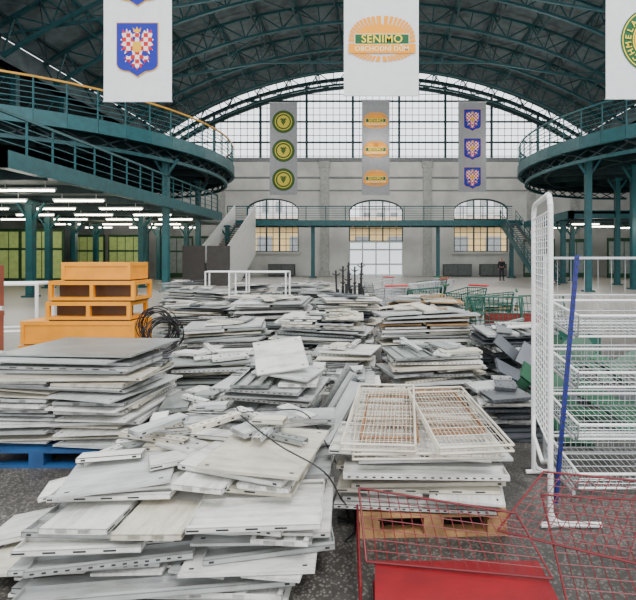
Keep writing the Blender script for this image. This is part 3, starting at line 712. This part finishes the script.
m=MB(); m.grid((1.42,3.89,.06),(2.45,3.89,.06),(2.45,3.89,1.7),(1.42,3.89,1.7),9,3,.0022); m.obj('back_mesh',WIREG,parent=o)
for z in(.06,.41,.78,1.14):
    m=MB(); x0,x1,y0,y1,h=1.44,2.43,0,.56,.105 if z<1 else .15
    m.grid((x0,y0,0),(x1,y0,0),(x1,y1,0),(x0,y1,0),22,6,.0026,rim=.007)
    for (pA,pB,hh) in(((x0,y0),(x1,y0),h),((x0,y1),(x1,y1),h*1.3),((x0,y0),(x0,y1),h),((x1,y0),(x1,y1),h)):
        L=int(math.dist(pA,pB)/.045); m.grid((*pA,0),(*pB,0),(*pB,hh),(*pA,hh),L,3,.0026,rim=.007)
    m.path([(x0,y0,h),(x1,y0,h),(x1,y1,h),(x0,y1,h),(x0,y0,h)],.010,8,1)
    m.path([(x0,y0,0),(x1,y0,0)],.008,8,1)
    m.obj('wire_basket',[WIREG,WHITE],(0,3.28,z),(math.radians(6),0,0),parent=o)
# ---------------- red mesh & trays ----------------
for i,(x,y,z,r) in enumerate(((.42,2.16,.0,.05),(.44,2.13,.031,-.04),(.43,2.16,.062,.02),(.42,2.15,.093,.0))):
    mk('steel_shelf',getm('p',.85,.5,PANEL_R),(x,y,z),(0,0,r),label='worn red sheet steel shelf lying under red mesh',cat='shelf',group='red shelves')
def redgrid(pts,nu,nv,label):
    m=MB(); c=Vector(pts[0]); m.grid(*[Vector(p)-c for p in pts],nu,nv,.0026,rim=.006)
    m.obj('wire_mesh_panel',REDW,c,label=label,cat='wire mesh panel',group='red mesh panels')
redgrid([(-.05,2.38,.13),(.86,2.24,.14),(.78,2.56,.28),(-.10,2.68,.36)],16,7,'red wire mesh panel leaning behind red shelves')
redgrid([(.86,2.0,.08),(1.80,1.92,.05),(1.90,2.62,.30),(.98,2.72,.30)],17,12,'large red wire mesh panel tilted over floor')
redgrid([(.66,2.50,.22),(1.45,2.18,.20),(1.80,2.62,.40),(1.02,2.80,.40)],15,9,'red wire mesh panel lying across another')
redgrid([(-.07,2.1,.05),(-.11,2.7,.10),(-.11,2.72,.24),(-.07,2.12,.18)],10,3,'small red wire mesh side piece')

# ---------------- yellow counters ----------------
def counter(x0,x1,z0,z1,dark=False):
    m=MB(); w=x1-x0; d=.5; h=z1-z0-.02
    m.bb((0,0,0),(w,d,.04)); m.bb((0,0,h-.055),(w,d,h))
    for x in(0,w-.05):
        for y in(0,d-.05): m.bb((x,y,.04),(x+.05,y+.05,h-.055))
    if dark: m.bb((w*.5-.025,.0,.04),(w*.5+.025,.05,h-.055))
    m.bb((.02,.04,-.019),(w-.02,d-.04,-.001),1)  # black sheet stands in for shade in the gap between units
    o=m.obj('counter_unit',[YEL,BLACK],(x0,6.4,z0),label='yellow painted metal counter unit stacked with others',cat='counter',group='yellow counters')
    m=MB(); m.bb((.05,.012,.04),(w-.05,.03,h-.055)) if not dark else m.bb((.05,.16,.04),(w-.05,.18,h-.055)); m.obj('front_panel',YEL if not dark else YELD,parent=o)  # open units get a dark set-back panel for their shaded inside
    if not dark:
        m=MB(); m.bb((.05,.03,.04),(.065,d-.05,h-.055)); m.bb((w-.02,.05,.04),(w-.008,d-.05,h-.055)); m.obj('side_panel',YEL,parent=o)
for a in((-4.98,-3.30,0.02,.5),(-4.95,-3.36,.5,.84),(-4.60,-3.42,.84,1.11,True),(-4.56,-3.36,1.11,1.40,True),(-4.38,-3.42,1.40,1.66)): counter(*a)
for i,(x,y,z) in enumerate(((-3.0,6.3,.76),(-2.86,6.2,.66))):
    m=MB(); rr=random.Random(i)
    for k in range(9):
        r=.24-.02*(k%4)-.015*i; n=18; ph=rr.uniform(0,6); e=rr.uniform(.85,1.15)
        pts=[(r*math.cos(2*math.pi*j/n)*e,.012*k-.05+.015*math.sin(2*j+ph),r*1.1*math.sin(2*math.pi*j/n)+.01*math.cos(ph)) for j in range(n+1)]
        m.path(pts,.007,5)
    m.obj('cable_coil',BLACK,(x,y,z),(0.1,0,.5*i),label='black coiled cable on a dark crate',cat='cable',group='cable coils')
m=MB(); m.bb((-3.2,6.05,0),(-2.65,6.38,.36)); m.bb((-3.15,6.08,.36),(-2.7,6.36,.40))
m.obj('storage_crate',PANEL_D,label='dark grey crate under cable coils',cat='crate')
def cr(P,n=8):
    P=[Vector(p) for p in P]; out=[]
    for i in range(len(P)-1):
        p0=P[max(0,i-1)];p1=P[i];p2=P[i+1];p3=P[min(len(P)-1,i+2)]
        for k in range(n):
            t=k/n; out.append(.5*((2*p1)+(-p0+p2)*t+(2*p0-5*p1+4*p2-p3)*t*t+(-p0+3*p1-3*p2+p3)*t**3))
    out.append(P[-1]); return out
TA=max(z3a,z3b)+.03
m=MB(); m.path(cr([(-1.6,3.9,.4),(-1.3,3.5,.46),(-1.0,3.2,TA+.05),(-.85,2.95,TA+.06),(-.55,2.6,TA+.03),(-.28,2.45,TA-.05),(-.2,2.75,.25),(-.15,3.1,.02),(-.1,3.4,.02)]),.0045,5); m.obj('cable',BLACK,label='thin black cable draped over the panel heap',cat='cable',group='cables')
m=MB(); m.path(cr([(-1.3,3.15,TA+.03),(-1.0,3.0,TA+.07),(-.7,3.1,TA+.06),(-.45,3.05,TA+.04),(-.25,3.25,.2),(-.15,3.5,.02),(-.25,3.7,.02)]),.0045,5); m.obj('cable',BLACK,label='thin black cable trailing to the floor',cat='cable',group='cables')
m=MB(); m.path(cr([(-.25,3.0,.01),(-.12,2.9,.012),(-.18,2.75,.01),(-.13,2.8,.02),(-.16,3.1,.01),(-.22,3.2,.012),(-.17,2.95,.014)]),.006,5); m.obj('cable',BLACK,label='tangled black cable on the floor gap',cat='cable',group='cables')

def tubeframe(x,y,w,d,h,rot,label,mt=WHITE):
    m=MB(); r=.025
    for yy in(-d/2,d/2):
        m.path([(-w/2,yy,0),(-w/2,yy,h),(w/2,yy,h),(w/2,yy,0)],r,8); m.cyl((-w/2,yy,h*.45),(w/2,yy,h*.45),r*.8,8)
    for xx in(-w/2,w/2):
        m.cyl((xx,-d/2,h),(xx,d/2,h),r,8); m.cyl((xx,-d/2,.15),(xx,d/2,.15),r,8)
    m.obj('tube_frame',mt,(x,y,0),(0,0,rot),label=label,cat='frame',group='white tube frames')
tubeframe(-3.35,13.3,1.6,.6,1.3,0,'white tubular rack frame among stacks')
tubeframe(-5.6,7.2,.75,.5,1.3,.2,'white tubular rack frame near yellow counters')
tubeframe(-4.9,15.2,1.3,.5,1.25,.1,'white tubular rack frame among stacks')
for i in range(7):
    m=MB(); h=1.42+.09*(i%3); a0=i*.7
    m.cyl((0,0,.03),(.05*(i%3-1),0,h),.02,6)
    for k in range(4):
        a=k*math.pi/2+a0; m.cyl((0,0,.08),(.16*math.cos(a),.16*math.sin(a),.02),.02,6)
        z=h-.12-.3*(k%2); m.cyl((.04*(i%3-1),0,z),(.04*(i%3-1)+.09*math.cos(a),.09*math.sin(a),z+.05),.013,5)
    m.cyl((-.10,0,h*.5),(.10,0,h*.5+.05),.02,5); m.beam((0,.0,.3),(0,0,h*.7),.06)
    m.obj('garment_stand',BLACK,(-.86+.095*i,10.4+.24*(i%2),0),label='thin black metal garment stand with star foot',cat='stand',group='black stands')
def cart_parts():
    b=MB(); lo=[(-.2,-.32,.5),(.2,-.32,.5),(.17,.38,.55),(-.17,.38,.55)]; hi=[(-.28,-.4,.98),(.28,-.4,.98),(.22,.5,.88),(-.22,.5,.88)]
    b.grid(*lo,8,10,.006,rim=.012)
    for i in range(4):
        j=(i+1)%4; b.grid(lo[i],lo[j],hi[j],hi[i],9,6,.006,rim=.014)
    f=MB()
    for s in(-1,1):
        f.path([(s*.28,-.45,1.02),(s*.22,-.36,.45),(s*.24,-.3,.14),(s*.17,.45,.16)],.014,6); f.cyl((s*.2,.2,.14),(s*.18,.36,.55),.012,6)
    f.cyl((-.24,-.3,.14),(.24,-.3,.14),.012,6); f.cyl((-.17,.45,.16),(.17,.45,.16),.012,6)
    h=MB(); h.cyl((-.29,-.46,1.03),(.29,-.46,1.03),.022,8)
    w=MB(); w.cyl((-.012,0,.06),(.012,0,.06),.06,12)
    return b,f,h,w
cb,cf,ch,cw=cart_parts()
cbm={'g':cb.mesh('basket',[GREENW]),'s':cb.mesh('basket',[WIREG])}
cfm=cf.mesh('frame',[WIREG]); chm=[ch.mesh('handle',[PRED]),ch.mesh('handle',[GREENP])]; cwm=cw.mesh('wheel',[BLACK])
for i,(x,y,r,k) in enumerate(((.35,11.5,.3,'s'),(1.3,11.5,1.2,'g'),(2.15,10.9,2.3,'g'),(1.5,14.2,1.5,'s'),(1.9,15.5,.9,'g'),(2.45,9.6,1.3,'g'),(.1,15.8,2.3,'s'),(2.5,16.8,-.4,'s'))):
    o=mk('shopping_cart',cfm,(x,y,0),(0,0,r),label='wire shopping cart with %s basket parked among stacks'%('green' if k=='g' else 'grey'),cat='shopping cart',group='shopping carts')
    mk('basket',cbm[k],parent=o); mk('handle',chm[i%2],parent=o)
    for p in((-.24,-.3,0),(.24,-.3,0),(-.17,.42,0),(.17,.42,0)): mk('wheel',cwm,p,parent=o)
def crate(x,y,z,w,d,h,mt,rot,label):
    m=MB(); m.bb((-w/2,-d/2,0),(w/2,d/2,.02))
    for k in range(3):
        z0=.02+k*(h-.02)/3
        for s in(-1,1): m.bb((-w/2,s*d/2-.01,z0),(w/2,s*d/2+.01,z0+(h-.02)/3-.025)); m.bb((s*w/2-.01,-d/2,z0),(s*w/2+.01,d/2,z0+(h-.02)/3-.025))
    for sx in(-1,1):
        for sy in(-1,1): m.box((sx*w/2,sy*d/2,h/2),(.03,.03,h))
    m.obj('slatted_crate',mt,(x,y,z),(0,0,rot),label=label,cat='crate',group='slatted crates')
RB=mat('crate_red',(120,34,26),.6); 
crate(2.35,8.1,0,.95,.6,.36,RB,.1,'dark red slatted crate among stacks'); crate(2.4,8.1,.365,.85,.55,.36,RB,-.1,'dark red slatted crate on another crate')
crate(3.1,7.4,0,.7,.55,.5,mat('crate_green',(24,80,66),.6),.3,'green slatted crate among stacks')
for i,(x,y,z,a_,b_,r,wd) in enumerate(((2.4,5.4,.0,0,0,.3,.3),(2.5,5.5,.04,2,1,.1,.3),(2.6,5.3,.1,6,-4,-.2,.3),(2.9,5.6,.25,10,32,.5,.2),(2.3,5.9,.3,25,-36,.2,.2),(2.8,6.2,.35,40,20,-.1,.3),(3.1,5.2,.0,0,0,.8,.3),(1.75,5.45,.25,30,28,.2,.25),(1.85,4.9,.28,50,38,.1,.2),(2.2,4.9,.03,3,0,-.5,.3),(3.2,6.0,.3,50,-20,.3,.2),(2.0,5.2,.3,44,-40,.2,.2),(2.1,5.6,.35,55,30,-.2,.3),(1.72,4.75,.26,55,-36,.2,.18),(2.6,4.8,.05,5,-6,.9,.3),(1.9,4.5,.02,0,0,1.3,.3),(2.4,5.9,.45,60,-25,.1,.3),(1.8,5.8,.42,60,42,.0,.15),(2.3,4.6,.25,60,30,.1,.2),(1.78,5.1,.5,70,-50,.1,.12))):
    mt=PANEL_D if i%5==2 else PANEL_GR
    place('p',.8,wd,mt,Matrix.Translation((x,y,z))@Euler((math.radians(a_),math.radians(b_),r)).to_matrix().to_4x4(),'in a loose green heap')
for (x,y,r) in((1.95,7.6,-.2),(2.9,7.9,.3)):
    m=MB(); m.grid((-.45,-.1,.0),(.45,-.1,.0),(.45,.1,1.05),(-.45,.1,1.05),12,8,.007,rim=.016); m.obj('wire_mesh_panel',GREENW,(x,y,0),(0,0,r),label='green wire mesh panel standing among stacks',cat='wire mesh panel',group='green mesh panels')
BRN=mat('chair_brown',(120,58,36),.5)
m=MB(); m.box((0,0,.46),(.45,.45,.06)); m.box((0,.2,.8),(.45,.04,.5))
o=m.obj('chair',BRN,(-4.9,5.6,.56),(0,0,-.5),label='brown wooden chair set on a stack of panels',cat='chair')
for dx in(-.2,.2):
    for dy in(-.2,.2):
        q=MB(); q.beam((dx,dy,0),(dx,dy,.44),.04); q.obj('leg',BRN,parent=o)
for i,(x,w_) in enumerate(((7.5,2.6),(10.8,2.4),(-8.7,2.4),(-14.5,2.2))):
    m=MB(); m.bb((-w_/2,0,.08),(w_/2,.6,1.1)); m.bb((-w_/2-.03,-.03,1.1),(w_/2+.03,.63,1.14)); m.bb((-w_/2+.05,.05,0),(w_/2-.05,.55,.08))
    o=m.obj('low_cabinet',mat('cab_grey',(72,78,76),.6),(x,42.2,0),label='low grey cabinet along the end wall',cat='cabinet',group='low cabinets')
    for s in(-1,1):
        q=MB(); q.bb((s*w_/4-w_/4+.04,-.03,.12),(s*w_/4+w_/4-.04,0,1.06)); q.obj('door',mat('cab_door',(100,106,102),.6),parent=o)

# ---------------- person ----------------
def skin(name,pts,edges,rad,mt,parent=None,root=0):
    me=bpy.data.meshes.new(name); me.from_pydata(pts,edges,[]); me.materials.append(mt)
    o=bpy.data.objects.new(name,me); COL.objects.link(o)
    o.modifiers.new('s','SKIN'); u=o.modifiers.new('u','SUBSURF'); u.levels=1; u.render_levels=1
    for i,r in enumerate(rad): me.skin_vertices[0].data[i].radius=(r,r*.8)
    me.skin_vertices[0].data[root].use_root=True
    if parent: o.parent=parent
    return o
SK=mat('skin',(190,140,115),.6); JK=mat('jacket_dark',(34,36,44),.8); TR=mat('trousers_dark',(40,42,52),.8); HR=mat('hair_dark',(50,38,30),.8)
pts=[(0,0,.95),(0,0,1.15),(0,0,1.38),(0,0,1.5),(0,-.01,1.62),(0,0,1.72),(-.19,0,1.4),(-.25,.02,1.15),(-.24,-.06,.9),(-.24,-.08,.78),(.19,0,1.4),(.25,.02,1.15),(.24,-.06,.9),(.24,-.08,.78),(-.1,0,.9),(-.11,-.02,.5),(-.12,.02,.08),(-.13,-.12,.04),(.1,0,.9),(.12,.0,.5),(.14,.03,.08),(.15,-.1,.04)]
ed=[(0,1),(1,2),(2,3),(3,4),(4,5),(2,6),(6,7),(7,8),(8,9),(2,10),(10,11),(11,12),(12,13),(0,14),(14,15),(15,16),(16,17),(0,18),(18,19),(19,20),(20,21)]
rad=[.15,.15,.16,.055,.1,.07,.07,.05,.038,.045,.07,.05,.038,.045,.09,.065,.045,.04,.09,.065,.045,.04]
p=skin('person',pts,ed,rad,SK); p.location=(9.5,34.8,0); p['label']='person standing in dark jacket and trousers'; p['category']='person'
j=[0,1,2,6,7,8,10,11,12]; mp_={v:i for i,v in enumerate(j)}
skin('jacket',[pts[v] for v in j],[(mp_[a],mp_[b]) for a,b in ed if a in mp_ and b in mp_],[rad[v]+.025 for v in j],JK,p)
j=[0,14,15,16,18,19,20]; mp_={v:i for i,v in enumerate(j)}
skin('trousers',[pts[v] for v in j],[(mp_[a],mp_[b]) for a,b in ed if a in mp_ and b in mp_],[rad[v]+.02 for v in j],TR,p)
skin('hair',[(0,.03,1.66),(0,.02,1.74)],[(0,1)],[.1,.08],HR,p)
q=MB()
for s in(-1,1): q.box((s*.14,-.06,.04),(.1,.28,.08))
q.obj('shoes',BLACK,parent=p)

# ---------------- light & camera ----------------
w=bpy.data.worlds.new('World'); bpy.context.scene.world=w; w.use_nodes=True
nt=w.node_tree; bg=nt.nodes['Background']
tc=nt.nodes.new('ShaderNodeTexCoord'); n=nt.nodes.new('ShaderNodeTexNoise'); n.inputs['Scale'].default_value=2.5
r=nt.nodes.new('ShaderNodeValToRGB'); r.color_ramp.elements[0].color=(.84,.90,1,1); r.color_ramp.elements[1].color=(1,1,1,1)
nt.links.new(tc.outputs['Generated'],n.inputs['Vector']); nt.links.new(n.outputs['Fac'],r.inputs[0]); nt.links.new(r.outputs[0],bg.inputs[0])
bg.inputs[1].default_value=2.5
sun=bpy.data.lights.new('sky_sun','SUN'); sun.energy=2.6; sun.angle=.3; so=bpy.data.objects.new('sky_sun',sun); COL.objects.link(so); so.rotation_euler=(math.radians(28),math.radians(18),0)
def plight(x,y,z,e,col=(1,.98,.94),rad=.6):
    l=bpy.data.lights.new('fill_light','POINT'); l.energy=e; l.shadow_soft_size=rad; l.color=col  # added fill light without any visible fitting
    lo=bpy.data.objects.new('fill_light',l); COL.objects.link(lo); lo.location=(x,y,z)
for x in(-10,0,10):
    for y in(26,36): plight(x,y,10.5,700,rad=1.2)  # unseen lights added to brighten the roof and far hall
for x,y in((-14,18),(-18,23),(-18,33)): plight(x,y,3.4,90,(1,.97,.85))  # added fill boosting the tubes under the left mezzanine
for x,y in((16,34),(15,24),(19,28)): plight(x,y,3.4,100,(1,.98,.9))  # added fill under the right galleries
cam=bpy.data.cameras.new('Camera'); cam.sensor_width=36; cam.lens=26.04; cam.shift_x=-58/636; cam.shift_y=-42/636; cam.clip_end=300
co=bpy.data.objects.new('Camera',cam); COL.objects.link(co); co.location=(0,0,1.7); co.rotation_euler=(math.pi/2,0,0)
bpy.context.scene.camera=co
print('COUNTS',counts)
